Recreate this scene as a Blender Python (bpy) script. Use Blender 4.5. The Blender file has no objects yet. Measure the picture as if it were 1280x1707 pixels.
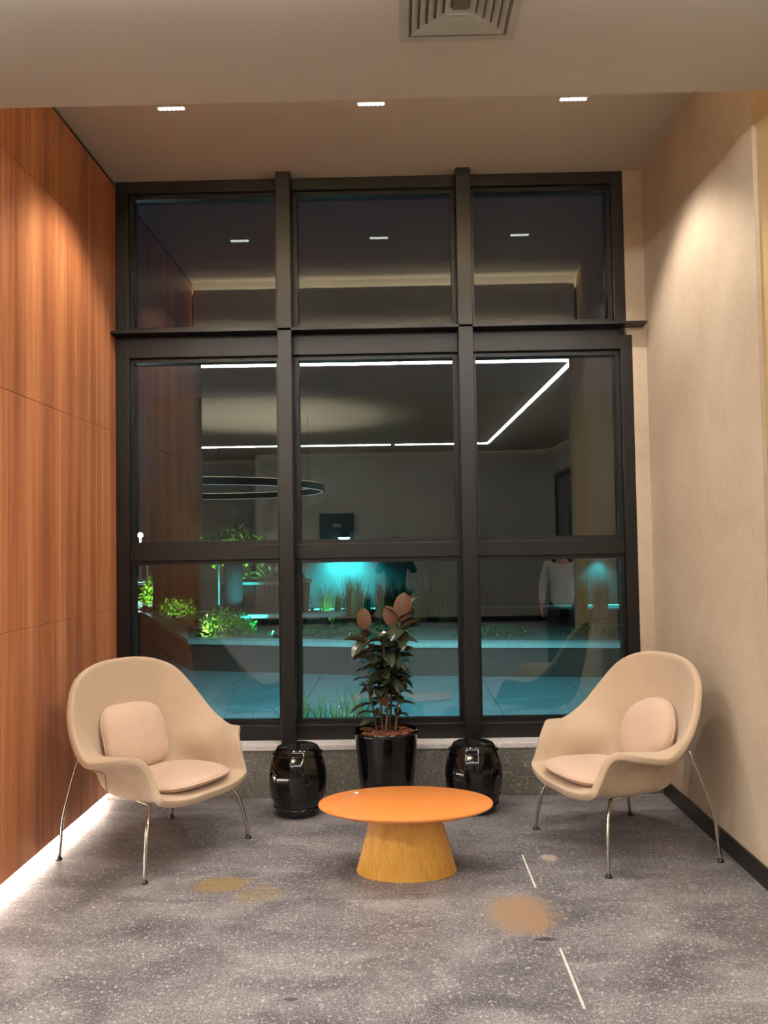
import bpy, bmesh, math, random
from mathutils import Vector, Matrix
S = bpy.context.scene
COL = S.collection
PI = math.pi
random.seed(7)

# ------------------------------------------------------------------ camera
F_PX, YAW, PITCH, ROLL, H_CAM = 1392.74, -.0148, .0397, .0158, 1.48
fw = Vector((math.sin(YAW)*math.cos(PITCH), math.cos(YAW)*math.cos(PITCH), math.sin(PITCH)))
rt = Vector((math.cos(YAW), -math.sin(YAW), 0))
up = rt.cross(fw)
r2 = rt*math.cos(ROLL) - up*math.sin(ROLL)
u2 = up*math.cos(ROLL) + rt*math.sin(ROLL)
cam_d = bpy.data.cameras.new('camera'); cam = bpy.data.objects.new('camera', cam_d); COL.objects.link(cam)
cam_d.sensor_fit = 'VERTICAL'; cam_d.sensor_height = 36; cam_d.lens = F_PX*36/1707; cam_d.clip_start = .02; cam_d.clip_end = 300
M = Matrix.Identity(4)
for i, v in enumerate((r2, u2, -fw)):
    for k in range(3): M[k][i] = v[k]
M.translation = (0, 0, H_CAM)
cam.matrix_world = M
S.camera = cam

# ------------------------------------------------------------------ world, exposure
w = bpy.data.worlds.new('night'); S.world = w; w.use_nodes = True
w.node_tree.nodes['Background'].inputs[0].default_value = (.012, .02, .035, 1)
w.node_tree.nodes['Background'].inputs[1].default_value = .35
S.view_settings.view_transform = 'Standard'; S.view_settings.look = 'None'
S.view_settings.gamma = 1; S.view_settings.use_curve_mapping = False
S.view_settings.exposure = 0.2
try:
    S.cycles.caustics_reflective = False; S.cycles.caustics_refractive = False
    S.cycles.sample_clamp_indirect = 4; S.cycles.use_denoising = True
except Exception: pass

# power knobs
P_DOWN = 98        # each alcove downlight
E_LED = 92         # lobby LED line
E_COVE = 1300         # warm cove strips
E_BASE = 30        # LED under the wood wall
P_FILL = 360      # added lobby fill lights, kept out of sight

# dimensions
XL, XR, YG, YP, HC, HS = -1.72, 1.549, 5.18, 4.978, 3.769, .3085
YB, HM = 3.25, 3.249

# ------------------------------------------------------------------ helpers
def srgb(r, g, b):
    f = lambda c: (c/255/12.92) if c/255 <= .04045 else ((c/255+.055)/1.055)**2.4
    return (f(r), f(g), f(b), 1)
class Mat:
    def __init__(s, name):
        s.m = bpy.data.materials.new(name); s.m.use_nodes = True
        s.t = s.m.node_tree; s.n = s.t.nodes; s.l = s.t.links
        s.b = s.n['Principled BSDF']; s.out = s.n['Material Output']
    def node(s, typ, **kw):
        n = s.n.new(typ)
        for k, v in kw.items():
            if k.startswith('i_'):
                key = k[2:]; key = int(key) if key.isdigit() else key.replace('_', ' ')
                n.inputs[key].default_value = v
            else: setattr(n, k, v)
        return n
    def link(s, a, b): s.l.new(a, b)
    def coord(s, kind='Object', scale=(1, 1, 1), geo=False):
        mp = s.node('ShaderNodeMapping'); mp.inputs['Scale'].default_value = scale
        if geo: s.link(s.node('ShaderNodeNewGeometry').outputs['Position'], mp.inputs[0])
        else: s.link(s.node('ShaderNodeTexCoord').outputs[kind], mp.inputs[0])
        return mp.outputs[0]
    def noise(s, vec, scale, detail=4, rough=.55, dist=0):
        n = s.node('ShaderNodeTexNoise'); s.link(vec, n.inputs['Vector'])
        n.inputs['Scale'].default_value = scale; n.inputs['Detail'].default_value = detail
        n.inputs['Roughness'].default_value = rough; n.inputs['Distortion'].default_value = dist
        return n.outputs['Fac']
    def ramp(s, fac, stops, interp='LINEAR'):
        r = s.node('ShaderNodeValToRGB'); r.color_ramp.interpolation = interp
        e = r.color_ramp.elements
        e[0].position, e[0].color = stops[0]; e[1].position, e[1].color = stops[-1]
        for p, c in stops[1:-1]:
            k = e.new(p); k.color = c
        s.link(fac, r.inputs[0]); return r.outputs[0]
    def mix(s, fac, a, b, mode='MIX'):
        m = s.node('ShaderNodeMix'); m.data_type = 'RGBA'; m.blend_type = mode
        for sock, v in ((m.inputs[0], fac), (m.inputs[6], a), (m.inputs[7], b)):
            if hasattr(v, 'links'): s.link(v, sock)
            else: sock.default_value = v
        return m.outputs[2]
    def math(s, op, a, b=0, c=None):
        m = s.node('ShaderNodeMath'); m.operation = op
        for sock, v in zip(m.inputs, (a, b) if c is None else (a, b, c)):
            if hasattr(v, 'links'): s.link(v, sock)
            else: sock.default_value = v
        return m.outputs[0]
    def bump(s, h, strength=.3, dist=.01):
        b = s.node('ShaderNodeBump'); b.inputs['Strength'].default_value = strength; b.inputs['Distance'].default_value = dist
        s.link(h, b.inputs['Height']); s.link(b.outputs[0], s.b.inputs['Normal'])
    def set(s, **kw):
        for k, v in kw.items():
            sock = s.b.inputs[k.replace('_', ' ')]
            if hasattr(v, 'links'): s.link(v, sock)
            else: sock.default_value = v
        return s
def plain(name, col, rough=.5, metal=0, noise_amt=.12, nscale=20, spec=.5, coat=0, bump=0):
    m = Mat(name); v = m.coord()
    n = m.noise(v, nscale, 3)
    c2 = tuple(x*(1-noise_amt) for x in col[:3]) + (1,); c3 = tuple(min(1, x*(1+noise_amt)) for x in col[:3]) + (1,)
    m.set(Base_Color=m.ramp(n, [(.3, c2), (.7, c3)]), Roughness=rough, Metallic=metal, Specular_IOR_Level=spec, Coat_Weight=coat)
    if bump: m.bump(m.noise(v, nscale*8, 3), bump, .002)
    return m.m
def emit(name, col, strength):
    m = Mat(name); e = m.node('ShaderNodeEmission'); e.inputs[0].default_value = col; e.inputs[1].default_value = strength
    m.link(e.outputs[0], m.out.inputs[0]); return m.m

class G:
    """collects geometry for one mesh"""
    def __init__(s): s.bm = bmesh.new()
    def box(s, x0, x1, y0, y1, z0, z1, bevel=0):
        r = bmesh.ops.create_cube(s.bm, size=1)
        vs = r['verts']
        bmesh.ops.scale(s.bm, vec=(x1-x0, y1-y0, z1-z0), verts=vs)
        bmesh.ops.translate(s.bm, vec=((x0+x1)/2, (y0+y1)/2, (z0+z1)/2), verts=vs)
        if bevel:
            es = {e for v in vs for e in v.link_edges}
            bmesh.ops.bevel(s.bm, geom=list(es), offset=bevel, segments=2, affect='EDGES', profile=.5)
        return s
    def lathe(s, prof, n=48, cx=0, cy=0, cap=True, fn=None):
        rings = []
        for r, z in prof:
            ring = []
            for i in range(n):
                a = 2*PI*i/n; rr = r
                if fn: rr = fn(r, z, a)
                ring.append(s.bm.verts.new((cx+rr*math.cos(a), cy+rr*math.sin(a), z)))
            rings.append(ring)
        for a, b in zip(rings, rings[1:]):
            for i in range(n):
                s.bm.faces.new((a[i], a[(i+1) % n], b[(i+1) % n], b[i]))
        if cap:
            if prof[0][0] > 1e-6: s.bm.faces.new(list(reversed(rings[0])))
            if prof[-1][0] > 1e-6: s.bm.faces.new(rings[-1])
        return s
    def tube(s, pts, rad, n=10, cap=True):
        pts = [Vector(p) for p in pts]
        rads = rad if isinstance(rad, (list, tuple)) else [rad]*len(pts)
        rings = []; prev = None
        for i, p in enumerate(pts):
            t = (pts[min(i+1, len(pts)-1)] - pts[max(i-1, 0)]).normalized()
            if prev is None:
                u = t.orthogonal().normalized()
            else:
                u = (prev - t*prev.dot(t)).normalized()
            prev = u; v = t.cross(u)
            rings.append([s.bm.verts.new(p + (u*math.cos(2*PI*k/n) + v*math.sin(2*PI*k/n))*rads[i]) for k in range(n)])
        for a, b in zip(rings, rings[1:]):
            for k in range(n): s.bm.faces.new((a[k], a[(k+1) % n], b[(k+1) % n], b[k]))
        if cap:
            s.bm.faces.new(list(reversed(rings[0]))); s.bm.faces.new(rings[-1])
        return s
    def prism(s, poly, z0, z1):
        a = [s.bm.verts.new((x, y, z0)) for x, y in poly]; b = [s.bm.verts.new((x, y, z1)) for x, y in poly]
        n = len(poly)
        s.bm.faces.new(list(reversed(a))); s.bm.faces.new(b)
        for i in range(n): s.bm.faces.new((a[i], a[(i+1) % n], b[(i+1) % n], b[i]))
        return s
    def grid(s, rows, closed=False):
        vs = [[s.bm.verts.new(p) for p in r] for r in rows]
        for a, b in zip(vs, vs[1:]):
            m = len(a)
            for k in range(m if closed else m-1):
                s.bm.faces.new((a[k], a[(k+1) % m], b[(k+1) % m], b[k]))
        return s
    def obj(s, name, mat, parent=None, smooth=False, loc=None, rot=None, **tags):
        bmesh.ops.recalc_face_normals(s.bm, faces=s.bm.faces[:])
        me = bpy.data.meshes.new(name); s.bm.to_mesh(me); s.bm.free()
        if smooth:
            for p in me.polygons: p.use_smooth = True
            if smooth == 'auto':
                try: me.set_sharp_from_angle(angle=math.radians(38))
                except Exception: pass
        o = bpy.data.objects.new(name, me); COL.objects.link(o)
        if isinstance(mat, (list, tuple)):
            for x in mat: me.materials.append(x)
        else: me.materials.append(mat)
        if parent: o.parent = parent
        if loc: o.location = loc
        if rot: o.rotation_euler = rot
        for k, v in tags.items(): o[k] = v
        return o
def thing(name, label, cat, loc=(0, 0, 0), rz=0, group=None):
    o = bpy.data.objects.new(name, None); COL.objects.link(o); o.empty_display_size = .1
    o.location = loc; o.rotation_euler = (0, 0, rz); o['label'] = label; o['category'] = cat; o['kind'] = 'thing'
    if group: o['group'] = group
    return o
def struct(name):
    o = bpy.data.objects.new(name, None); COL.objects.link(o); o['kind'] = 'structure'; return o
def inst(src, parent, loc, rot=(0, 0, 0), scale=(1, 1, 1), name=None):
    o = src.copy(); COL.objects.link(o); o.parent = parent; o.location = loc; o.rotation_euler = rot; o.scale = scale
    if name: o.name = name
    return o
def boxo(name, b, mat, parent=None, bevel=0, **t):
    return G().box(*b, bevel=bevel).obj(name, mat, parent, **t)
def lamp(name, kind, energy, col, parent=None, loc=(0, 0, 0), rot=(0, 0, 0), **kw):
    d = bpy.data.lights.new(name, kind); d.energy = energy; d.color = col[:3]
    for k, v in kw.items(): setattr(d, k, v)
    o = bpy.data.objects.new(name, d); COL.objects.link(o); o.location = loc; o.rotation_euler = rot
    if parent: o.parent = parent
    return o
def cr(pts, n, closed=False):
    m = len(pts); o = []
    P = [Vector(p) for p in pts]
    rng = range(m if closed else m-1)
    for i in rng:
        if closed: a, b, c, d = P[i-1], P[i], P[(i+1) % m], P[(i+2) % m]
        else: a, b, c, d = P[max(i-1, 0)], P[i], P[i+1], P[min(i+2, m-1)]
        for k in range(n):
            t = k/n
            o.append(.5*(2*b+(c-a)*t+(2*a-5*b+4*c-d)*t*t+(3*b-a-3*c+d)*t**3))
    if not closed: o.append(P[-1].copy())
    return o

# ------------------------------------------------------------------ materials
def mat_stone(name, dark, mid, light, stains=False, rough=.42, big=1.0):
    m = Mat(name); v = m.coord(geo=True)
    fine = m.noise(v, 140, 5, .7); blot = m.noise(m.coord(geo=True, scale=(1, 1.7, 1)), 2.6*big, 6, .62, .6)
    sp = m.node('ShaderNodeTexVoronoi'); sp.inputs['Scale'].default_value = 75; m.link(v, sp.inputs['Vector'])
    base = m.ramp(m.math('ADD', m.math('MULTIPLY', fine, .66), m.math('MULTIPLY', blot, .34)), [(.40, dark), (.5, mid), (.60, light)])
    # pale flecks and dark flecks
    fl = m.ramp(m.noise(v, 62, 3, .8, .5), [(.56, (0, 0, 0, 1)), (.66, (1, 1, 1, 1))])
    base = m.mix(m.math('MULTIPLY', fl, .8), base, tuple(min(1, c*1.75) for c in light[:3])+(1,))
    dk = m.ramp(sp.outputs['Distance'], [(.06, (1, 1, 1, 1)), (.22, (0, 0, 0, 1))])
    base = m.mix(m.math('MULTIPLY', dk, .5), base, tuple(c*.45 for c in dark[:3])+(1,))
    # cloudy pale streaks
    st = m.ramp(m.noise(m.coord(geo=True, scale=(1, 2.4, 1)), 5.5, 5, .7, 1.2), [(.53, (0, 0, 0, 1)), (.72, (1, 1, 1, 1))])
    base = m.mix(m.math('MULTIPLY', st, .28), base, tuple(min(1, c*1.35) for c in light[:3])+(1,))
    if stains:
        geo = m.node('ShaderNodeNewGeometry')
        nz = m.noise(v, 14, 4, .6)
        def blob(cx, cy, rx, ry, col, amt, soft=.35):
            nonlocal base
            mp = m.node('ShaderNodeMapping'); mp.inputs['Location'].default_value = (-cx/rx, -cy/ry, 0)
            mp.inputs['Scale'].default_value = (1/rx, 1/ry, 0); m.link(geo.outputs['Position'], mp.inputs[0])
            ln = m.node('ShaderNodeVectorMath', operation='LENGTH'); m.link(mp.outputs[0], ln.inputs[0])
            d = m.math('ADD', ln.outputs['Value'], m.math('MULTIPLY', m.math('SUBTRACT', nz, .5), 1.3))
            k = m.ramp(d, [(1-soft, (1, 1, 1, 1)), (1.0, (0, 0, 0, 1))])
            base = m.mix(m.math('MULTIPLY', k, amt), base, col)
        blob(.475, 3.41, .14, .19, srgb(150, 112, 78), .8)
        blob(.475, 3.41, .19, .24, srgb(160, 140, 120), .35)
        blob(-.80, 3.73, .15, .10, srgb(150, 122, 70), .65)
        blob(-.62, 3.62, .12, .10, srgb(150, 128, 84), .4)
        blob(.53, 3.19, .055, .02, srgb(40, 40, 40), .8)
        blob(.69, 4.0, .045, .05, srgb(190, 172, 155), .8)
        blob(-.37, 2.79, .03, .012, srgb(45, 42, 40), .8)
    m.set(Base_Color=base, Roughness=m.math('ADD', m.math('MULTIPLY', blot, .25), rough-.12), Specular_IOR_Level=.45)
    m.bump(fine, .12, .002)
    return m.m
M_floor = mat_stone('granite floor', srgb(60, 58, 60), srgb(106, 102, 104), srgb(158, 153, 152), True)
M_plinth = mat_stone('granite plinth', srgb(78, 75, 70), srgb(110, 106, 99), srgb(138, 132, 124), False, .5)
M_sill = mat_stone('granite sill', srgb(176, 168, 164), srgb(204, 196, 192), srgb(228, 220, 214), False, .45)

def mat_wood(name, c1, c2, c3, seed_amt=1.0, sc=(30, 30, 1.2), rough=.42, coat=.15):
    m = Mat(name)
    oi = m.node('ShaderNodeObjectInfo')
    pos = m.node('ShaderNodeNewGeometry').outputs['Position']
    off = m.node('ShaderNodeCombineXYZ'); m.link(m.math('MULTIPLY', oi.outputs['Random'], 0*seed_amt), off.inputs[0]); m.link(m.math('MULTIPLY', oi.outputs['Random'], 0*seed_amt), off.inputs[2])
    ad = m.node('ShaderNodeVectorMath', operation='ADD'); m.link(pos, ad.inputs[0]); m.link(off.outputs[0], ad.inputs[1])
    mp = m.node('ShaderNodeMapping'); mp.inputs['Scale'].default_value = sc; m.link(ad.outputs[0], mp.inputs[0])
    n1 = m.noise(mp.outputs[0], 1.0, 6, .65, .15)
    mp2 = m.node('ShaderNodeMapping'); mp2.inputs['Scale'].default_value = tuple(k*.22 for k in sc); m.link(ad.outputs[0], mp2.inputs[0])
    n2 = m.noise(mp2.outputs[0], 1.0, 3, .5, .2)
    f = m.math('ADD', m.math('MULTIPLY', n1, .52), m.math('MULTIPLY', n2, .48))
    base = m.ramp(f, [(.34, c1), (.5, c2), (.66, c3)])
    tone = m.math('ADD', m.math('MULTIPLY', oi.outputs['Random'], .10*seed_amt), 1-.05*seed_amt)
    t = m.node('ShaderNodeCombineColor')
    for i in range(3): m.link(tone, t.inputs[i])
    base = m.mix(1.0, base, t.outputs[0], 'MULTIPLY')
    m.set(Base_Color=base, Roughness=rough, Coat_Weight=coat, Coat_Roughness=.35)
    m.bump(n1, .08, .001)
    return m.m
M_wood = mat_wood('zebra wood cladding', srgb(142, 82, 48), srgb(182, 112, 68), srgb(214, 146, 96), 1.0, (30, 30, .8))
M_tabletop = plain('orange lacquered table top', srgb(238, 146, 72), .22, noise_amt=.04, nscale=6, coat=.5)
M_tablebase = mat_wood('veneered table base', srgb(206, 146, 60), srgb(226, 166, 74), srgb(238, 184, 96), 0, (150, 150, 1.6), .4, .2)
M_edge = plain('table edge', srgb(200, 104, 40), .35)

def mat_plaster(name, c1, c2):
    m = Mat(name); v = m.coord(geo=True)
    n = m.noise(v, 1.6, 5, .6, .6); f = m.noise(m.coord(geo=True, scale=(1, 1, 1.4)), 22, 5, .65)
    m.set(Base_Color=m.ramp(m.math('ADD', m.math('MULTIPLY', n, .7), m.math('MULTIPLY', f, .3)), [(.35, c1), (.65, c2)]), Roughness=.8, Specular_IOR_Level=.25)
    m.bump(f, .25, .004); return m.m
M_plaster = mat_plaster('beige trowelled plaster', srgb(186, 166, 142), srgb(206, 188, 164))
M_plaster2 = mat_plaster('ochre plaster', srgb(186, 160, 112), srgb(198, 172, 124))
M_lobby = mat_plaster('grey lobby plaster', srgb(150, 142, 130), srgb(172, 164, 152))
M_ceil = plain('painted ceiling', srgb(200, 191, 174), .85, noise_amt=.03, nscale=2, spec=.2)
M_black = plain('dark bronze aluminium', srgb(15, 13, 13), .36, .2, .1, spec=.5)
M_black2 = plain('black skirting', srgb(24, 21, 20), .35)
M_white = plain('white enamel', srgb(200, 192, 178), .5, noise_amt=.04)
M_vent = plain('grey vent louver', srgb(176, 172, 156), .5, noise_amt=.04)
M_vent_d = plain('dark duct', srgb(104, 94, 82), .7)
M_gloss = plain('black glazed ceramic', srgb(9, 8, 8), .09, noise_amt=.2, spec=.5, coat=.15)
M_chrome = plain('brushed chrome', srgb(200, 192, 180), .2, 1, .05)
M_glide = plain('dark glide', srgb(60, 56, 52), .35, .7)
M_groove = plain('shadow gap', srgb(96, 54, 30), .8)
M_soil = plain('bark mulch', srgb(110, 62, 34), .9, noise_amt=.5, nscale=60, bump=.6)

def mat_fabric(name, col):
    m = Mat(name); v = m.coord(scale=(1, 1, 1))
    n = m.noise(v, 260, 2); b = m.noise(v, 5, 3)
    c2 = tuple(x*.90 for x in col[:3])+(1,); c3 = tuple(min(1, x*1.04) for x in col[:3])+(1,)
    m.set(Base_Color=m.ramp(m.math('ADD', m.math('MULTIPLY', n, .35), m.math('MULTIPLY', b, .65)), [(.3, c2), (.7, c3)]), Roughness=.72, Sheen_Weight=.25, Specular_IOR_Level=.3)
    m.bump(n, .15, .001); return m.m
M_leather = mat_fabric('cream upholstery', srgb(188, 163, 136))
M_cushion = mat_fabric('blush cushion fabric', srgb(204, 174, 151))

def mat_glass():
    m = Mat('window glass')
    tr = m.node('ShaderNodeBsdfTransparent'); tr.inputs[0].default_value = (.86, .95, .94, 1)
    gl = m.node('ShaderNodeBsdfGlossy'); gl.inputs['Roughness'].default_value = 0.0
    gl.inputs['Color'].default_value = (.96, .97, 1, 1)
    fr = m.node('ShaderNodeFresnel'); fr.inputs['IOR'].default_value = 1.52
    f = m.math('MULTIPLY_ADD', fr.outputs[0], 1.5, .022)
    mx = m.node('ShaderNodeMixShader'); m.link(f, mx.inputs[0]); m.link(tr.outputs[0], mx.inputs[1]); m.link(gl.outputs[0], mx.inputs[2])
    m.link(mx.outputs[0], m.out.inputs[0]); return m.m
M_glass = mat_glass()
def mat_leaf(name, c1, c2, back=None, rough=.35):
    m = Mat(name); v = m.coord(); n = m.noise(v, 18, 3)
    oi = m.node('ShaderNodeObjectInfo')
    base = m.ramp(m.math('ADD', m.math('MULTIPLY', n, .5), m.math('MULTIPLY', oi.outputs['Random'], .5)), [(.2, c1), (.8, c2)])
    if back:
        geo = m.node('ShaderNodeNewGeometry'); base = m.mix(geo.outputs['Backfacing'], base, back)
    m.set(Base_Color=base, Roughness=rough, Specular_IOR_Level=.5); return m.m
M_ficus = mat_leaf('dark glossy leaf', srgb(30, 40, 28), srgb(62, 68, 48), srgb(78, 66, 44), .2)
M_ficus_b = mat_leaf('rusty leaf', srgb(80, 44, 20), srgb(84, 60, 20), None, .4)
M_stem = plain('brown stem', srgb(78, 62, 42), .7)
M_green = mat_leaf('bright green leaf', srgb(70, 130, 40), srgb(140, 190, 70))
M_dgreen = mat_leaf('dark green leaf', srgb(40, 80, 40), srgb(90, 130, 70))
M_grass = mat_leaf('tall grass blade', srgb(60, 110, 50), srgb(130, 160, 80))
M_pave = mat_stone('outdoor paving', srgb(80, 84, 86), srgb(100, 104, 106), srgb(120, 124, 126), False, .6)
M_planter = plain('dark planter cladding', srgb(52, 46, 42), .55)
M_coping = plain('pale stone coping', srgb(190, 190, 184), .5)
M_gravel = plain('garden soil and gravel', srgb(120, 120, 108), .9, noise_amt=.5, nscale=40, bump=.8)
M_outwall = plain('outdoor render', srgb(36, 38, 38), .85, noise_amt=.1, nscale=4)
M_dark = plain('dark base', srgb(16, 16, 16), .6)

# ------------------------------------------------------------------ structure: floor
floor = struct('floor')
boxo('subfloor', (-6, 3, -6.6, YP+.3, -.06, -.0012), plain('grout', srgb(120, 114, 110), .8), floor)
xs = [-5.529, -4.309, -3.089, -1.869, -.649, .571, 1.791, 3.0]
ys = [-6.6, -6.2, -4.98, -3.76, -2.54, -1.32, -.1, 1.12, 2.34, 3.56, 4.78, 5.2]
g_ = .0012
for i in range(len(xs)-1):
    for j in range(len(ys)-1):
        x0, x1, y0, y1 = xs[i], xs[i+1], ys[j], ys[j+1]
        outside = x1 <= -1.8 or x0 >= 1.6
        if y0 >= 3.0 and outside: continue
        if outside: y1 = min(y1, 3.04)
        if y0 >= 3.0: x0 = max(x0, XL-.02); x1 = min(x1, XR+.02)
        boxo('stone_slab', (x0+g_, x1-g_, y0+g_, y1-g_, -.03, 0), M_floor, floor)
M_fill = plain('pale joint filler', srgb(214, 206, 198), .6)
for y0, y1 in ((3.66, 4.04), (2.72, 3.12)):
    boxo('joint_filler', (.5665, .5755, y0, y1, -.02, .0008), M_fill, floor)
boxo('joint_filler', (.80, 1.46, 3.558, 3.562, -.02, .0005), plain('dusty joint', srgb(150, 142, 136), .7), floor)
boxo('joint_filler', (-.6, .45, 4.778, 4.782, -.02, .0005), bpy.data.materials['dusty joint'], floor)

# ceilings
ceil = struct('ceiling')
boxo('alcove_ceiling', (XL-.2, XR+.3, 3.1, 5.4, HC, HC+.1), plain('alcove ceiling paint', srgb(200, 191, 174), .85, noise_amt=.03, nscale=2, spec=.2), ceil)
boxo('bulkhead', (-1.9, 1.9, 3.13, YB, HM, HC), M_ceil, ceil)
# lobby ceiling in pieces round the LED groove (a closed rectangle of light set flush)
boxo('lobby_ceiling', (-6.1, 3.1, -6.7, 3.13, HM, HM+.12), M_ceil, ceil)
# cove on the bulkhead
M_warm = emit('warm cove led', (1, .84, .64, 1), E_COVE)
cove = thing('cove_light', 'warm linear cove light hidden behind the lip of the dropped ceiling edge', 'cove light')
boxo('lip_panel', (XL+.01, XR-.01, 3.285, 3.30, HM+.045, 3.690), M_ceil, cove)
boxo('shelf', (XL+.01, XR-.01, YB+.001, 3.285, 3.655, 3.665), M_white, cove)
boxo('led_strip', (XL+.03, XR-.05, 3.258, 3.275, 3.666, 3.674), M_warm, cove)
boxo('lower_ledge', (XL+.01, XR-.01, 3.3005, 3.34, HM+.058, HM+.066), M_ceil, cove)
boxo('led_strip', (XL+.03, XR-.05, 3.314, 3.324, HM+.0665, HM+.072), emit('warm lower led', (1, .84, .64, 1), 420), cove)
boxo('added_light_shield', (XL+.01, XR-.01, 3.3365, 3.340, HM+.066, HM+.10), M_ceil, cove)  # unseen lip added to hold the lower strip's light near the panel

# ------------------------------------------------------------------ left wall (wood)
wl = struct('wall_left')
boxo('wall_core', (XL-.2, XL-.022, 3.1, YG+.12, 0, HC), M_groove, wl)
rows = [(.05, 1.121), (1.1225, 2.196), (2.1975, 3.27), (3.2715, 3.735)]
bw = .104; n = 20
for z0, z1 in rows:
    me = None
    for k in range(n):
        y0 = 3.1 + k*bw
        if me is None:
            o = boxo('wood_board', (XL-.022, XL, .0006, bw-.0006, z0, z1), M_wood, wl, bevel=.0015)
            o.location = (0, y0, 0); me = o
        else:
            inst(me, wl, (random.uniform(-.0006, .0006), y0, 0))
boxo('shadow_gap', (XL-.022, XL-.012, 3.1, YG-.08, 3.7352, HC-.0005), plain('dark shadow gap', srgb(30, 20, 14), .9), wl)
wb = thing('floor_light_strip', 'glowing white light strip recessed under the wooden wall', 'light strip')
boxo('led_strip', (XL-.018, XL-.008, 3.15, YP-.02, .012, .04), emit('white base led', (1, .86, .74, 1), E_BASE), wb)
boxo('channel', (XL-.0215, XL-.0185, 3.15, YP-.02, .004, .046), M_white, wb)
# lobby side returns of the alcove
lw = struct('wall_front')
boxo('return_wall_left', (-6.1, XL-.0, 2.98, 3.1, 0, HM), M_lobby, lw)
boxo('return_wall_right', (XR+.02, 3.1, 2.88, 3.0, 0, HM), M_lobby, lw)

# right wall
wr = struct('wall_right')
boxo('plaster_wall', (XR, XR+.2, 3.54, 5.3, 0, HC), M_plaster, wr)
boxo('plaster_return', (XR+.02, XR+.2, 3.0, 3.54, 0, HC), M_plaster2, wr)
sk = struct('baseboard_right')
boxo('skirting', (XR-.014, XR, 3.54, YP, 0, .09), M_black2, sk, bevel=.002)
boxo('skirting', (XR+.006, XR+.02, 3.0, 3.54, 0, .09), M_black2, sk, bevel=.002)

# plinth and sill under the window
wp = struct('wall_back')
boxo('plinth', (XL-.02, XR+.02, YP, 5.3, 0, HS-.03), M_plinth, wp)
boxo('sill_slab', (XL-.02, XR, YP-.012, 5.3, HS-.03, HS), M_sill, wp, bevel=.003)
boxo('pier_right_lower', (1.462, XR+.02, 5.1, 5.3, HS, 2.745), M_plaster, wp)
boxo('pier_right_upper', (1.429, XR+.02, 5.1, 5.3, 2.745, HC), M_plaster, wp)

# ------------------------------------------------------------------ window
win = struct('window_1')
def fr(name, *b, bev=.003): return boxo(name, b, M_black, win, bevel=bev)
Y0, Y1 = 5.1, 5.22
fr('jamb', XL+.001, -1.64, Y0, Y1, HS, HC)
fr('jamb', 1.389, 1.461, Y0, Y1, HS, 2.745)
fr('jamb', 1.356, 1.428, Y0, Y1, 2.83, HC)
fr('head_rail', -1.64, 1.356, Y0, Y1, 3.695, HC)
fr('bottom_rail', -1.64, 1.389, Y0, Y1, HS, .40)
fr('transom', -1.64, 1.389, Y0, Y1, 2.66, 2.83)
fr('transom_ledge', XL+.002, XR-.02, 5.0, Y0, 2.79, 2.806, bev=.001)
fr('mid_rail', -1.64, 1.389, Y0+.01, Y1, 1.405, 1.495)
fr('mullion', -.705, -.618, 5.0, Y1, HS, HC)
fr('mullion', .392, .480, 5.0, Y1, HS, HC)
# slim sash frames round every pane + the panes
cols_ = [(-1.64, -.705), (-.618, .392), (.480, 1.389)]
rows_ = [(.40, 1.405), (1.495, 2.66), (2.83, 3.695)]
for ci, (x0, x1) in enumerate(cols_):
    for ri, (z0, z1) in enumerate(rows_):
        if ci == 2 and ri == 2: x1 = 1.356
        t = .026; gg = G()
        ya, yb = 5.135, 5.185
        gg.box(x0, x0+t, ya, yb, z0, z1); gg.box(x1-t, x1, ya, yb, z0, z1)
        gg.box(x0+t, x1-t, ya, yb, z0, z0+t); gg.box(x0+t, x1-t, ya, yb, z1-t, z1)
        gg.obj('sash_frame', M_black, win)
        boxo('pane', (x0+t-.004, x1-t+.004, 5.176, 5.184, z0+t-.004, z1-t+.004), M_glass, win)

# ------------------------------------------------------------------ lobby walls
wb2 = struct('wall_lobby_back')
boxo('wall_panel', (-2.7, 3.1, -5.72, -5.6, 0, HM), M_lobby, wb2)
boxo('wall_recess', (-6.1, -2.7, -6.72, -6.6, 0, HM), M_lobby, wb2)
boxo('wall_jog', (-2.7, -2.58, -6.6, -5.72, 0, HM), M_lobby, wb2)
boxo('skirting', (-2.7, 3.0, -5.6, -5.585, 0, .10), M_black2, wb2)
wrr = struct('wall_lobby_right')
boxo('wall_panel', (3.0, 3.12, -5.6, 3.0, 0, HM), M_lobby, wrr)
wll = struct('wall_lobby_left')
boxo('wall_panel', (-6.12, -6.0, -6.6, 3.1, 0, HM), M_lobby, wll)
dr = struct('door_1')
boxo('door_frame', (2.93, 2.999, -5.1, -5.0, 0, 2.75), M_black, dr); boxo('door_frame', (2.93, 2.999, -3.0, -2.9, 0, 2.75), M_black, dr)
boxo('door_frame', (2.93, 2.999, -5.0, -3.0, 2.65, 2.75), M_black, dr)
for a in (-5.0, -3.995): boxo('door_leaf', (2.95, 2.99, a, a+.995, 0.01, 2.65), plain('dark door glass %d' % (a < -4.5), srgb(14, 18, 22), .1, coat=.5), dr)
for a in (-4.05, -3.93):
    G().tube([(2.92, a, .9), (2.92, a, 2.0)], .012).obj('door_handle', M_chrome, dr, smooth=True)
tv = thing('wall_screen', 'dark blue unlit screen on the back lobby wall, reflected in the middle pane', 'screen', (-1.14, -5.6, 1.6))
boxo('screen_body', (-.33, .33, .002, .05, 0, .50), plain('dark blue screen', srgb(8, 14, 34), .5), tv, bevel=.006)
boxo('small_plate', (-.08, .08, .051, .055, .24, .30), plain('pale plate', srgb(120, 135, 150), .5), tv)
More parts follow.
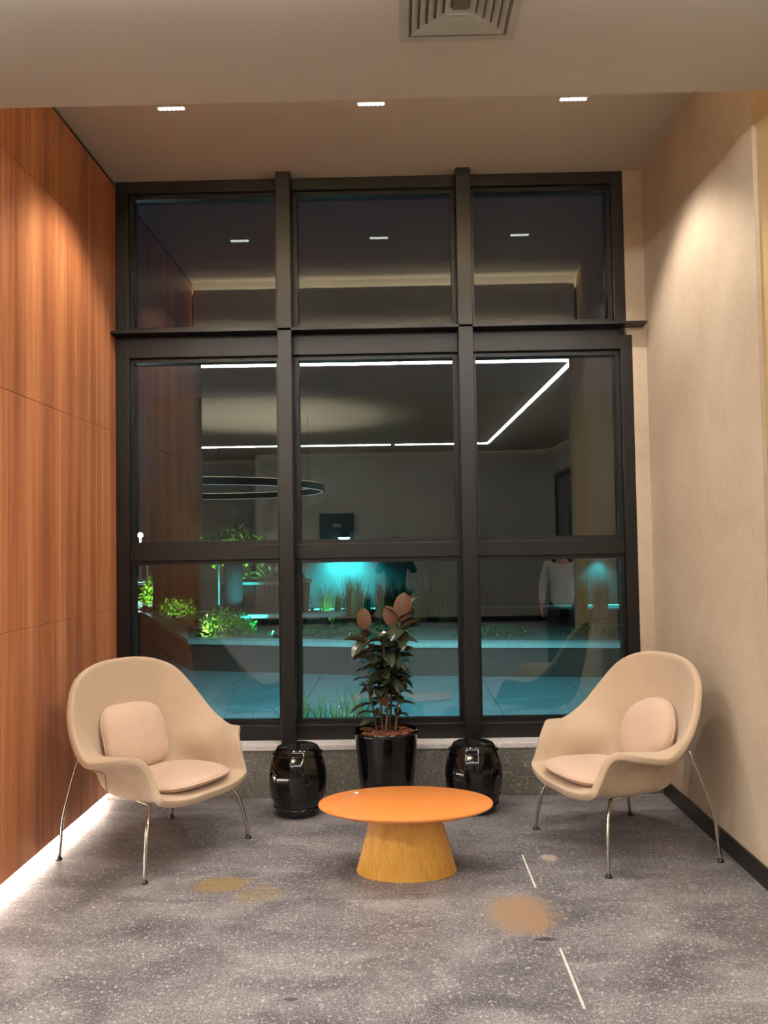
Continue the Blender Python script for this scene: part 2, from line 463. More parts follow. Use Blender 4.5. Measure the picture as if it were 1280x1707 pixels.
# perimeter warm cove of the lobby
lc = thing('perimeter_cove_light', 'faint warm light line along the top of the lobby walls', 'cove light')
M_warm2 = emit('weak warm led', (1, .72, .42, 1), 2.2)
boxo('led_strip', (-2.6, 2.9, -5.595, -5.57, 3.215, 3.225), M_warm2, lc)
boxo('led_strip', (-5.9, -2.72, -6.595, -6.57, 3.215, 3.225), M_warm2, lc)
boxo('led_strip', (2.97, 2.995, -5.5, 2.7, 3.215, 3.225), M_warm2, lc)
boxo('shade_lip', (-2.6, 2.9, -5.57, -5.56, 3.19, 3.235), M_ceil, lc)
boxo('shade_lip', (-5.9, -2.72, -6.57, -6.56, 3.19, 3.235), M_ceil, lc)
boxo('shade_lip', (2.96, 2.97, -5.5, 2.7, 3.19, 3.235), M_ceil, lc)

# rectangle of LED line on the lobby ceiling
rl = thing('ceiling_light_line', 'thin white rectangle of light lines on the lobby ceiling', 'ceiling light')
M_led = emit('white led line', (1, .97, .93, 1), E_LED)
def bar(name, a, b, wd, z0, z1, mat, par):
    a, b = Vector(a), Vector(b); d = (b-a).normalized(); nrm = Vector((-d.y, d.x))*wd/2
    poly = [a-nrm, b-nrm, b+nrm, a+nrm]
    return G().prism([(p.x, p.y) for p in poly], z0, z1).obj(name, mat, par)
A_, B_, C_, D_ = (-4.6, 2.40), (1.73, 2.33), (1.62, -4.25), (-4.7, -4.1)
for a, b in ((A_, B_), (B_, C_), (C_, (.0, -4.22)), ((-.08, -4.215), D_), (D_, A_)):
    bar('light_line', a, b, .036, HM-.022, HM-.006, M_led, rl)
    bar('profile', a, b, .07, HM-.006, HM-.0005, M_white, rl)

# ring pendant with an uplight
pd = thing('ring_pendant', 'large black ring pendant hanging from the lobby ceiling', 'pendant light', (-2.72, -1.7, 2.28))
def ring(g, R, r0, z0, z1, n=72):
    pr = [(R-r0, z0), (R+r0, z0), (R+r0, z1), (R-r0, z1)]
    rows = []
    for i in range(n):
        a = 2*PI*i/n; rows.append([Vector((r*math.cos(a), r*math.sin(a), z)) for r, z in pr])
    rows.append(rows[0]); 
    g.grid(rows, closed=True); bmesh.ops.remove_doubles(g.bm, verts=g.bm.verts[:], dist=1e-5); return g
ring(G(), 1.65, .03, 0, .09).obj('ring', M_dark, pd)
ring(G(), 1.65, .012, .091, .098).obj('up_light', emit('warm uplight', (1, .78, .5, 1), 3), pd)
ring(G(), 1.65, .006, -.006, -.001).obj('down_light', emit('thin cool downlight', (.9, .95, 1, 1), 2), pd)
for k in range(3):
    a = 2*PI*k/3+.4
    G().tube([(1.65*math.cos(a), 1.65*math.sin(a), .09), (1.65*math.cos(a), 1.65*math.sin(a), HM-2.28)], .003, 6).obj('cable', M_dark, pd)
lamp('uplight', 'SPOT', 3200, (1, .88, .72), pd, (.95, .75, .12), (PI, 0, 0), spot_size=2.4, spot_blend=1, shadow_soft_size=.2)

# ------------------------------------------------------------------ downlights
M_cell = emit('lit led cell', (1, .95, .88, 1), 5)
def downlight(x, y, z, label, power, cells=6, group='slim linear recessed downlights', size=104, col=(1, .91, .82)):
    t = thing('recessed_downlight', label, 'downlight', (x, y, z), group=group)
    g = G(); L = .068; W = .013
    g.box(-L-.006, L+.006, -W-.006, -W, -.006, -.0005); g.box(-L-.006, L+.006, W, W+.006, -.006, -.0005)
    g.box(-L-.006, -L, -W, W, -.006, -.0005); g.box(L, L+.006, -W, W, -.006, -.0005)
    g.obj('trim_ring', M_white, t)
    boxo('reflector_plate', (-L, L, -W, W, -.003, -.0006), M_white, t)
    src = None
    for k in range(cells):
        cx = -L + (k+.5)*2*L/cells
        if src is None:
            src = G().lathe([(.009, 0), (.0115, -.004), (.0105, -.007), (.004, -.009)], 12).obj('light_cell', M_cell, t, smooth=True)
            src.location = (cx, 0, -.0035)
        else: inst(src, t, (cx, 0, -.0035))
    lamp('spot', 'SPOT', power, col, t, (0, 0, -.03), (0, 0, 0), spot_size=math.radians(size), spot_blend=.45, shadow_soft_size=.045)
    return t
downlight(-1.134, 4.236, HC, 'slim recessed downlight in the alcove ceiling nearest the wooden wall', P_DOWN)
downlight(-.0965, 4.236, HC, 'slim recessed downlight in the middle of the alcove ceiling', P_DOWN*.85)
downlight(.947, 4.236, HC, 'slim recessed downlight in the alcove ceiling nearest the plaster wall', P_DOWN)
for x, y, lb in ((-3.3, .9, 'far left of the viewpoint'), (2.3, 1.8, 'far right of the viewpoint'), (-4.2, -2.6, 'at the back left of the lobby')):
    downlight(x, y, HM, 'added unseen lobby fill light '+lb, P_FILL*(1.5 if x > 0 else 1), group='added lobby fill lights', size=(52 if x > 0 else 140), col=(1, .92, .84))  # fixtures added for fill, placed where the glass does not mirror them

# ------------------------------------------------------------------ ceiling vent
vt = thing('air_vent', 'square four way air diffuser in the lobby ceiling', 'vent', (.237, 2.66, HM))
boxo('duct', (-.165, .165, -.165, .165, -.002, -.0006), M_vent_d, vt)
g = G()
for s in (-1, 1):
    g.box(-.2, .2, s*.185-.015, s*.185+.015, -.012, -.0006); g.box(s*.185-.015, s*.185+.015, -.17, .17, -.012, -.0006)
g.obj('outer_frame', M_vent, vt)
for k in range(5):
    R = .158 - k*.027; r = R - .019
    for q in range(4):
        g = G(); a = q*PI/2
        rot = Matrix.Rotation(a, 3, 'Z')
        pts = [Vector((-R, -R, -.014)), Vector((R, -R, -.014)), Vector((r, -r, -.003)), Vector((-r, -r, -.003))]
        up_ = [p+Vector((0, 0, .0018)) for p in pts]
        va = [g.bm.verts.new(rot@p) for p in pts]; vb = [g.bm.verts.new(rot@p) for p in up_]
        g.bm.faces.new(va); g.bm.faces.new(vb[::-1])
        for i in range(4): g.bm.faces.new((va[i], va[(i+1) % 4], vb[(i+1) % 4], vb[i]))
        g.obj('louver', M_vent, vt)
boxo('center_plate', (-.026, .026, -.026, .026, -.012, -.004), M_vent_d, vt)

# ------------------------------------------------------------------ womb style armchairs
RIM = [(0, -.319, .916), (.185, -.293, .901), (.327, -.241, .836), (.412, -.163, .703), (.45, -.07, .576), (.46, .038, .495), (.419, .159, .501), (.331, .246, .503), (.308, .298, .404), (.286, .33, .327), (.157, .356, .296), (0, .363, .295)]
M1_old = [(0, -.300, .72), (.17, -.275, .71), (.29, -.22, .67), (.36, -.15, .60), (.385, -.07, .53), (.39, .03, .508), (.36, .14, .507), (.305, .215, .46), (.285, .26, .375), (.255, .29, .33), (.14, .31, .305), (0, .32, .305)]
M2_old = [(0, -.250, .50), (.13, -.235, .50), (.22, -.19, .49), (.265, -.13, .465), (.285, -.06, .44), (.295, .02, .43), (.295, .11, .425), (.275, .18, .38), (.255, .22, .335), (.22, .24, .318), (.12, .26, .31), (0, .26, .31)]
M3_old = [(0, -.17, .34), (.09, -.165, .34), (.16, -.135, .335), (.205, -.095, .33), (.23, -.04, .325), (.24, .02, .325), (.24, .09, .32), (.23, .16, .315), (.215, .19, .31), (.18, .2, .305), (.10, .2, .305), (0, .2, .305)]
M1 = [(0, -.300, .72), (.17, -.275, .71), (.29, -.22, .67), (.36, -.15, .60), (.385, -.07, .535), (.385, .03, .503), (.36, .14, .505), (.30, .215, .475), (.285, .26, .375), (.255, .29, .33), (.14, .31, .305), (0, .32, .305)]
M2 = [(0, -.250, .50), (.14, -.24, .50), (.235, -.20, .49), (.285, -.14, .475), (.305, -.06, .462), (.305, .02, .455), (.295, .11, .445), (.275, .175, .395), (.258, .22, .335), (.22, .24, .318), (.12, .26, .31), (0, .26, .31)]
M3 = [(0, -.19, .34), (.10, -.185, .34), (.18, -.15, .335), (.235, -.105, .33), (.262, -.04, .325), (.27, .02, .325), (.265, .09, .32), (.25, .15, .315), (.225, .19, .31), (.19, .2, .305), (.10, .2, .305), (0, .2, .305)]
M4 = [(p[0]*.5, .04+(p[1]-.04)*.5, .305) for p in M3]
def mirror(K): return list(K) + [(-x, y, z) for x, y, z in K[-2:0:-1]]
def shell_mesh():
    loops = [cr(mirror(K), 4, True) for K in (RIM, M1, M2, M3, M4)]
    nU = len(loops[0]); cen = Vector((0, .04, .303)); g = G(); rows = []
    colsP = []
    for i in range(nU):
        pts = [loops[k][i] for k in range(5)] + [cen]
        colsP.append(cr(pts, 4))
    nv = len(colsP[0])
    vs = [[g.bm.verts.new(colsP[i][j]) for i in range(nU)] for j in range(nv-1)]
    c = g.bm.verts.new(cen)
    for j in range(nv-2):
        for i in range(nU):
            g.bm.faces.new((vs[j][i], vs[j][(i+1) % nU], vs[j+1][(i+1) % nU], vs[j+1][i]))
    for i in range(nU): g.bm.faces.new((vs[-1][i], vs[-1][(i+1) % nU], c))
    return g, loops
def pillow(wd, dp, th, ex=2.6, n=40, m=9, crease=0.0, seed=1):
    """soft cushion, outline a superellipse, axis z"""
    rnd = random.Random(seed); g = G(); rings = []
    ph = [rnd.uniform(0, 6.28) for _ in range(4)]
    for side in (1, -1):
        for j in range(m):
            t = j/(m-1); r = math.sin(t*PI/2)**.8 if j else 0
            zz = (1-r**3.2)**.5*th/2*side if r < 1 else 0
            ring = []
            for i in range(n):
                a = 2*PI*i/n
                ca, sa = math.cos(a), math.sin(a)
                k = (abs(ca)**ex+abs(sa)**ex)**(-1/ex)
                wob = 1 + crease*math.sin(9*a+ph[0])*r**3
                x = ca*k*wd/2*r*wob; y = sa*k*dp/2*r*wob
                z = zz*(1 + crease*1.5*math.sin(5*a+ph[1])*r)
                ring.append((x, y, z))
            rings.append((side, r, ring))
    top = [q for q in rings if q[0] == 1]; bot = [q for q in rings if q[0] == -1]
    seq = [q[2] for q in top] + [q[2] for q in reversed(bot[:-1])]
    rowsv = []
    for rr in seq:
        if max(abs(p[0]) for p in rr) < 1e-6: rowsv.append([g.bm.verts.new(rr[0])])
        else: rowsv.append([g.bm.verts.new(p) for p in rr])
    for a, b in zip(rowsv, rowsv[1:]):
        for i in range(n):
            if len(a) == 1: g.bm.faces.new((a[0], b[i], b[(i+1) % n]))
            elif len(b) == 1: g.bm.faces.new((a[i], a[(i+1) % n], b[0]))
            else: g.bm.faces.new((a[i], a[(i+1) % n], b[(i+1) % n], b[i]))
    return g
def outline(wd, dp, ex, n=48):
    o = []
    for i in range(n):
        a = 2*PI*i/n; ca, sa = math.cos(a), math.sin(a); k = (abs(ca)**ex+abs(sa)**ex)**(-1/ex)
        o.append(Vector((ca*k*wd/2, sa*k*dp/2, 0)))
    return o
def closed_tube(g, pts, r, n=6):
    pts = [Vector(p) for p in pts]; m = len(pts); rows = []
    for i in range(m):
        t = (pts[(i+1) % m]-pts[i-1]).normalized(); u = t.orthogonal() if False else Vector((0, 0, 1)); u = (u-t*u.dot(t)).normalized(); v = t.cross(u)
        rows.append([pts[i]+(u*math.cos(2*PI*k/n)+v*math.sin(2*PI*k/n))*r for k in range(n)])
    vs = [[g.bm.verts.new(p) for p in rr] for rr in rows]
    for i in range(m):
        a, b = vs[i], vs[(i+1) % m]
        for k in range(n): g.bm.faces.new((a[k], a[(k+1) % n], b[(k+1) % n], b[k]))
    return g
def armchair(label, loc, rz, pil_rot, pil_off, pil_ex):
    t = thing('armchair', label, 'armchair', loc, rz, 'cream shell armchairs')
    g, loops = shell_mesh()
    sh = g.obj('shell', M_leather, t, smooth=True)
    # make sure normals face inward (up at seat) so the thickness grows outward
    so = sh.modifiers.new('thickness', 'SOLIDIFY'); so.thickness = .036; so.offset = SHELL_OFF; so.use_even_offset = False
    sb = sh.modifiers.new('smooth', 'SUBSURF'); sb.levels = 1; sb.render_levels = 2
    # welt seams down the outside under the arms
    for s in (1, -1):
        col = cr([Vector(K[5]) for K in (RIM, M1, M2, M3, M4)] + [Vector((0, .04, .303))], 6)
        pts = []
        for j in range(5, 17):
            tg = (col[j+1]-col[j-1]).normalized(); nn = Vector((-tg.z, 0, tg.x)).normalized()
            if nn.x < 0 or (abs(nn.x) < .3 and nn.z > 0): nn = -nn if nn.z > 0 else nn
            q = col[j] + nn*.036; pts.append((s*q.x, q.y, q.z))
        G().tube(pts, .0045, 6).obj('welt', M_leather, sh, smooth=True)
    # seat cushion
    sc_ = pillow(.485, .47, .085, 2.9, crease=.006, seed=3).obj('seat_cushion', M_cushion, t, smooth=True, loc=(0, .115, .368), rot=(math.radians(2.5), 0, 0))
    g = G(); closed_tube(g, [p*1.0 for p in outline(.485, .47, 2.9)], .0045); g.obj('piping', M_cushion, sc_, smooth=True)
    bc = pillow(.385, .335, .12, pil_ex, crease=.014, seed=5).obj('back_cushion', M_cushion, t, smooth=True, loc=(pil_off[0], pil_off[1], pil_off[2]))
    bc.rotation_mode = 'XYZ'
    bc.rotation_euler = (Matrix.Rotation(math.radians(-pil_rot[0]+0), 3, 'X') @ Matrix.Rotation(math.radians(pil_rot[1]), 3, 'Z')).to_euler()
    g = G(); closed_tube(g, [p*1.0 for p in outline(.385, .335, pil_ex)], .004); g.obj('piping', M_cushion, bc, smooth=True)
    # frame
    g = G()
    g.tube([(-.215, .19, .292), (-.16, -.10, .30), (.16, -.10, .30), (.215, .19, .292)], .006, 8)
    g.obj('seat_frame', M_chrome, t, smooth=True)
    for sx in (1, -1):
        paths = (([(sx*.225, .20, .30), (sx*.285, .255, .235), (sx*.318, .279, .12), (sx*.335, .29, .008)]),
                 ([(sx*.36, -.13, .52), (sx*.36, -.20, .36), (sx*.356, -.262, .20), (sx*.354, -.274, .13), (sx*.355, -.29, .008)]))
        for pi_, pts in enumerate(paths):
            sm = [(p.x, p.y, p.z) for p in cr(pts, 4)]
            rr = [.0085]*len(sm)
            if pi_ == 1: rr = [.0055 if p[2] > .24 else .0085 for p in sm]
            lg = G().tube(sm, rr, 10).obj('leg', M_chrome, t, smooth=True)
            px, py = pts[-1][0], pts[-1][1]
            G().lathe([(.006, .02), (.010, .012), (.015, .006), (.016, 0)], 14, px, py).obj('glide', M_glide, lg, smooth=True)
    return t
SHELL_OFF = -1
armchair('cream shell armchair with squarish back cushion beside the wooden wall', (-1.2075, 4.184, 0), math.atan2(-.535, .845)-PI/2, (68, -4), (.0, -.165, .535), 3.6)
armchair('cream shell armchair with round back cushion beside the plaster wall', (1.077, 4.171, 0), math.atan2(-.322, -.947)-PI/2, (68, 20), (.0, -.165, .535), 2.3)

# ------------------------------------------------------------------ coffee table
tb = thing('coffee_table', 'low oval coffee table with orange top and wooden tapered base', 'table', (.020, 3.845, 0))
def oval(g, k, dy=0):
    for v in g.bm.verts: v.co.y = v.co.y*k+dy
    return g
oval(G().lathe([(.0, .292), (.375, .292), (.395, .303), (.397, .309), (.394, .3135), (.388, .3145), (0, .3145)], 96, cap=False), .635).obj('tabletop', M_tabletop, tb, smooth='auto')
oval(G().lathe([(.226, 0), (.228, .004), (.150, .288), (.150, .2925)], 64), .63, .02).obj('cone_base', M_tablebase, tb, smooth='auto')

# ------------------------------------------------------------------ ceramic stools
def stool(x, y, label):
    t = thing('ceramic_stool', label, 'stool', (x, y, 0), random.uniform(0, 1), 'black glazed garden stools')
    n = 12
    def fac(r, z, a): # gently faceted barrel
        q = (a % (2*PI/n)) - PI/n
        return r*(1+.018*(math.cos(PI/n)/math.cos(q)-1)*30*math.exp(-((z-.19)/.16)**4))
    prof = [(.095, 0), (.115, .004), (.122, .02), (.145, .09), (.158, .15), (.163, .20), (.158, .25), (.143, .31), (.122, .355), (.113, .368), (.100, .374), (.0, .378)]
    G().lathe(prof, 96, fn=fac, cap=True).obj('barrel', M_gloss, t, smooth=True)
    for z, r in ((.05, .134), (.335, .1345)):
        g = G(); pts = [(r*math.cos(2*PI*i/60), r*math.sin(2*PI*i/60), z) for i in range(60)]
        closed_tube(g, pts, .0045); g.obj('raised_band', M_gloss, t, smooth=True)
    src = None
    for k in range(18):
        a = 2*PI*k/18
        if src is None:
            src = G().lathe([(.006, 0), (.005, .003), (.002, .005)], 8).obj('stud', M_gloss, t, smooth=True); s_ = src
        else: s_ = inst(src, t, (0, 0, 0))
        s_.location = (.150*math.cos(a), .150*math.sin(a), .083 if False else .105); s_.rotation_euler = (0, PI/2, a)
    # pierced coin motif on two faces
    for a in (-PI/2+.05, 0.5, PI/2, PI+.3):
        g = G()
        pts = [(0, .032*math.cos(2*PI*i/28), .032*math.sin(2*PI*i/28)) for i in range(28)]
        rows = []
        closed_tube_pts = [Vector(p) for p in pts]
        vs = []
        for i, p in enumerate(closed_tube_pts):
            rad = p.normalized()
            vs.append([g.bm.verts.new(p+(rad*math.cos(2*PI*k/6)+Vector((1, 0, 0))*math.sin(2*PI*k/6))*.004) for k in range(6)])
        for i in range(28):
            A, B = vs[i], vs[(i+1) % 28]
            for k in range(6): g.bm.faces.new((A[k], A[(k+1) % 6], B[(k+1) % 6], B[k]))
        g.obj('coin_motif', M_gloss, t, smooth=True, loc=(.159*math.cos(a), .159*math.sin(a), .225), rot=(0, 0, a))
    return t
stool(-.572, 4.70, 'black glazed barrel stool beside the cream chair at the wooden wall')
stool(.408, 4.725, 'black glazed barrel stool partly behind the orange table')

# ------------------------------------------------------------------ potted rubber plant
pot = thing('planter_pot', 'tall black glossy tapered pot holding a rubber plant', 'pot', (-.078, 4.745, 0))
G().lathe([(.135, 0), (.140, .006), (.178, .425), (.180, .440), (.176, .447), (.168, .444), (.164, .42), (.16, .39)], 72, cap=True).obj('pot_body', M_gloss, pot, smooth='auto')
G().lathe([(.163, .405), (.12, .425), (.06, .432), (0.0, .435)], 32, cap=True).obj('soil', M_soil, pot, smooth=True)
g = G(); rn = random.Random(3)
for k in range(110):
    a = rn.uniform(0, 2*PI); r = .15*math.sqrt(rn.random()); s = rn.uniform(.006, .014)
    q = bmesh.ops.create_icosphere(g.bm, subdivisions=1, radius=s); bmesh.ops.scale(g.bm, vec=(1.5, 1, .6), verts=q['verts'])
    bmesh.ops.rotate(g.bm, matrix=Matrix.Rotation(rn.uniform(0, 3), 3, 'Z'), verts=q['verts'])
    bmesh.ops.translate(g.bm, vec=(r*math.cos(a), r*math.sin(a), .436), verts=q['verts'])
ob = g.obj('bark_chips', M_soil, pot); ob['kind'] = 'stuff'

def leaf_mesh(L=.145, W=.086, droop=.35, fold=.25, nu=7, nv=4, tip=1.0):
    g = G(); rows = []
    for i in range(nu+1):
        t = i/nu
        wdt = W*(math.sin(PI*min(1, t**.9))**.5) if 0 < t < 1 else 0.003
        ang = -droop*t; x = L*t; z = -droop*L*t*t
        row = []
        for j in range(-nv//2, nv//2+1):
            s = j/(nv/2); row.append(Vector((x, s*wdt/2, z+abs(s)*wdt*fold)))
        rows.append(row)
    g.grid(rows); return g
pl = thing('rubber_plant', 'tall rubber plant with dark glossy leaves in the black pot', 'plant', (-.078, 4.745, .42))
stems = [[(-.02, 0, 0), (-.03, .01, .2), (-.055, .0, .40), (-.115, -.01, .56)],
         [(.02, .02, 0), (.035, .02, .25), (.065, .02, .45), (.09, .01, .64)],
         [(.0, -.03, 0), (.01, -.04, .2), (.0, -.03, .38), (-.01, -.02, .52)],
         [(.05, -.01, 0), (.07, .0, .15), (.085, .0, .28)],
         [(-.05, .02, 0), (-.07, .03, .12), (-.095, .03, .24)]]
for st in stems:
    G().tube([tuple(p) for p in cr(st, 4)], .007, 7).obj('stem', M_stem, pl, smooth=True)
lm = leaf_mesh().obj('leaf', M_ficus, pl, smooth=True)
lm_small = leaf_mesh(.11, .055, .5).obj('leaf', M_ficus, pl, smooth=True)
lm_b = leaf_mesh(.125, .085, .1, .08).obj('leaf', M_ficus_b, pl, smooth=True)
rn = random.Random(11); first = [True, True]
def place_leaf(src, p, yaw, pitch, roll, sc, firstflag=None):
    o = src if firstflag else inst(src, pl, p)
    o.location = p; o.rotation_euler = (Matrix.Rotation(yaw, 3, 'Z')@Matrix.Rotation(-pitch, 3, 'Y')@Matrix.Rotation(roll, 3, 'X')).to_euler(); o.scale = (sc,)*3
    return o
cnt = 0
for si, st in enumerate(stems):
    path = cr(st, 10); N = [26, 29, 24, 11, 10][si]
    for k in range(N):
        f = (.38 if si < 3 else .3) + (.62 if si < 3 else .7)*(k+.5)/N
        p = path[min(len(path)-1, int(f*(len(path)-1)))]
        yaw = k*2.4 + si; pitch = rn.uniform(-.25, .55) if k < N-3 else rn.uniform(.7, 1.2)
        small = si >= 3
        place_leaf(lm_small if small else lm, p, yaw, pitch, rn.uniform(-.5, .5), rn.uniform(.65, .95) if not small else rn.uniform(.8, 1.2), firstflag=(cnt == 0))
        cnt += 1
place_leaf(lm_small, (-.09, .02, .30), 2.5, .3, 0, 1, True)
# the prominent upright leaves seen from the front
for k, (p, tilt, turn, sc) in enumerate((((-.112, -.02, .585), -.05, .25, 1.0), ((.102, -.01, .63), .06, -.3, 1.3), ((.055, .01, .60), -.35, .2, 1.0), ((-.02, -.045, .25), 2.9, .2, .75))):
    o = place_leaf(lm_b, p, 0, 0, 0, sc, k == 0)
    face = Matrix(((0, -1, 0), (0, 0, -1), (1, 0, 0)))          # blade upright, face towards the room
    o.rotation_euler = (Matrix.Rotation(turn, 3, 'Z')@Matrix.Rotation(tilt, 3, 'Y')@face).to_euler()
place_leaf(lm, (.125, .0, .66), .2, 1.2, .3, .9); place_leaf(lm, (.10, .0, .56), 0, .9, -.5, .9); place_leaf(lm, (-.10, .0, .50), 3.0, .5, .5, .9)

# ------------------------------------------------------------------ outside
gp = struct('ground_outside')
boxo('subbase', (-16, 9, 5.3, 45, -.06, -.012), M_dark, gp)
px, py = .9, .9
src = None
for i in range(14):
    for j in range(6):
        x0 = -6.3+i*px; y0 = 5.32+j*py
        if src is None:
            src = boxo('paving_slab', (.004, px-.004, .004, py-.004, -.03, 0), M_pave, gp, bevel=.002); src.location = (x0, y0, 0)
        else: inst(src, gp, (x0, y0, random.uniform(-.0008, .0008)))
boxo('path_surface', (-16, 9, 10.722, 45, -.03, -.001), M_pave, gp); boxo('path_surface', (-16, -6.31, 5.3, 10.72, -.03, -.001), M_pave, gp)

# planted bed with dark cladding and pale coping
bed = thing('garden_planter', 'long low dark planted bed with pale stone coping outside the window', 'planter')
ZP = .37
outer = [(-2.55, 10.15), (-.44, 9.57), (2.9, 9.12), (7.5, 8.9), (7.5, 14.94), (-4.45, 14.94), (-6.2, 28), (-10.2, 28)]
def inset(poly, d):
    n = len(poly); o = []
    for i in range(n):
        p0, p1, p2 = Vector(poly[i-1]), Vector(poly[i]), Vector(poly[(i+1) % n])
        d1 = (p1-p0).normalized(); d2 = (p2-p1).normalized(); n1 = Vector((-d1.y, d1.x)); n2 = Vector((-d2.y, d2.x))
        b = (n1+n2); b = b/max(.25, b.dot(n1)); b = b if b.length < 4 else b.normalized()
        o.append(tuple(p1+b*d))
    return o
inn = inset(outer, .28)
G().prism(inset(outer, .02), 0, ZP-.05).obj('cladding', M_planter, bed)
g = G(); n = len(outer)
for z in (0,):
    a0 = [g.bm.verts.new((x, y, ZP-.05)) for x, y in outer]; a1 = [g.bm.verts.new((x, y, ZP)) for x, y in outer]
    b0 = [g.bm.verts.new((x, y, ZP-.05)) for x, y in inn]; b1 = [g.bm.verts.new((x, y, ZP)) for x, y in inn]
    for i in range(n):
        j = (i+1) % n
        g.bm.faces.new((a0[i], a0[j], a1[j], a1[i])); g.bm.faces.new((a1[i], a1[j], b1[j], b1[i])); g.bm.faces.new((b1[i], b1[j], b0[j], b0[i])); g.bm.faces.new((b0[i], b0[j], a0[j], a0[i]))
g.obj('coping', M_coping, bed)
G().prism(inset(outer, .285), ZP-.049, ZP-.015).obj('soil', M_gravel, bed)

ow = struct('wall_garden')
boxo('garden_wall', (-4.4, 7.5, 15.0, 15.2, ZP-.02, 4.2), M_outwall, ow); boxo('wall_base', (-4.4, 7.5, 14.97, 15.0, ZP-.02, .56), M_dark, ow)

def blades(g, rn, n, R, hmin, hmax, wd, lean):
    for _ in range(n):
        a = rn.uniform(0, 2*PI); r = R*math.sqrt(rn.random()); x, y = r*math.cos(a), r*math.sin(a)
        h = rn.uniform(hmin, hmax); l = rn.uniform(0, lean)*h; b = rn.uniform(0, 2*PI); q = rn.uniform(0, PI)
        dx, dy = math.cos(q)*wd/2, math.sin(q)*wd/2
        rows = []
        for t in (0, .5, .8, 1):
            k = (1-t**2)+.05; cx = x+math.cos(b)*l*t*t; cy = y+math.sin(b)*l*t*t; z = h*t
            rows.append([Vector((cx-dx*k, cy-dy*k, z)), Vector((cx+dx*k, cy+dy*k, z))])
        g.grid(rows)
def bush(g, rn, n, rx, ry, h, ls):
    for _ in range(n):
        u, v = rn.uniform(0, 2*PI), rn.uniform(.0, 1); rr = rn.uniform(.55, 1)
        el = math.asin(v)
        p = Vector((rx*rr*math.cos(u)*math.cos(el), ry*rr*math.sin(u)*math.cos(el), h*rr*math.sin(el)+.02))
        s = ls*rn.uniform(.6, 1.2)
        R = Matrix.Rotation(rn.uniform(0, 6.3), 3, 'Z')@Matrix.Rotation(rn.uniform(-1.2, .9), 3, 'Y')@Matrix.Rotation(rn.uniform(-.8, .8), 3, 'X')
        q = [Vector((0, 0, 0)), Vector((s*.45, s*.28, s*.06)), Vector((s, 0, -s*.08)), Vector((s*.45, -s*.28, s*.06))]
        g.bm.faces.new([g.bm.verts.new(p+R@x) for x in q])
rn = random.Random(21)
g = G(); blades(g, rn, 120, .16, .45, .95, .014, .3); grassA = g.obj('ornamental_grass', M_grass, None)
g = G(); blades(g, rn, 26, .10, .12, .28, .010, .8); tuftA = g.obj('grass_tuft', M_grass, None)
gi = 0
spots = []
for k in range(14):
    x = -1.05+k*.15+rn.uniform(-.05, .05); y = 12.9+(k%3-1)*.55+rn.uniform(-.1, .1); spots.append((x, y, rn.uniform(.55, .85)))
for k in range(5): spots.append((2.7+k*.17+rn.uniform(-.04, .04), 12.6+(k%2)*.6, rn.uniform(.55, .72)))
for k, (x, y, s) in enumerate(spots):
    o = grassA if k == 0 else grassA.copy()
    if k: COL.objects.link(o)
    o.location = (x, y, ZP-.02); o.rotation_euler = (0, 0, rn.uniform(0, 6)); o.scale = (s, s, s)
    o['kind'] = 'thing'; o['category'] = 'grass'
    if x < 2:
        o['group'] = 'tall grasses below the cyan wall lamp'; o['label'] = 'clump of tall thin grass in the garden bed below the cyan lamp'
    else:
        o['group'] = 'tall grasses at the right end of the garden bed'; o['label'] = 'clump of tall thin grass seen through the lower right pane'
for k in range(7):
    o = tuftA if k == 0 else tuftA.copy()
    if k: COL.objects.link(o)
    o.location = (-.78+k*.07, 6.3+rn.uniform(-.2, .5), 0); s = rn.uniform(1.0, 1.6); o.scale = (s, s, s); o.rotation_euler = (0, 0, k)
    o['kind'] = 'thing'; o['category'] = 'grass'; o['group'] = 'grass tufts just outside the glass'; o['label'] = 'small dark grass tuft on the paving just outside the middle pane'
# gravel ground cover mounds along the coping
def mk_bush(name, label, cat, loc, rx, ry, h, n, ls, mat, seed, stemh=0, group=None):
    t = thing(name, label, cat, loc, 0, group)
    g = G(); r_ = random.Random(seed); bush(g, r_, n, rx, ry, h, ls)
    if stemh: bmesh.ops.translate(g.bm, vec=(0, 0, stemh), verts=g.bm.verts[:])
    o = g.obj('foliage', mat, t); o['kind'] = 'stuff'
    g = G()
    for k in range(4 if not stemh else 1):
        a = k*1.6
        g.tube([(0, 0, 0), (rx*.3*math.cos(a) if not stemh else 0, ry*.3*math.sin(a) if not stemh else 0, (stemh+h*.7) if stemh else h*.6)], .012 if not stemh else .03, 6)
    g.obj('stems', M_stem, t, smooth=True)
    return t
mk_bush('flowering_shrub', 'bright yellow green shrub at the corner of the garden bed', 'shrub', (-2.2, 10.75, ZP-.02), .42, .34, .34, 900, .06, M_green, 5)
mk_bush('garden_shrub', 'green shrub growing far back along the outdoor path', 'shrub', (-4.85, 17.0, ZP-.02), .42, .5, .62, 700, .10, M_green, 6)
mk_bush('garden_shrub', 'small low green shrub midway along the outdoor path', 'shrub', (-3.75, 14.2, ZP-.02), .38, .4, .28, 500, .07, M_green, 8)
mk_bush('broadleaf_shrub', 'large leaved dark green shrub behind the fluted garden tub', 'shrub', (-2.05, 13.6, ZP-.02), .62, .5, .95, 420, .19, M_dgreen, 9)
mk_bush('garden_tree', 'small tree with green crown above the fluted garden tub', 'tree', (-2.75, 14.2, ZP-.02), .6, .45, .62, 700, .16, M_green, 10, stemh=.85)
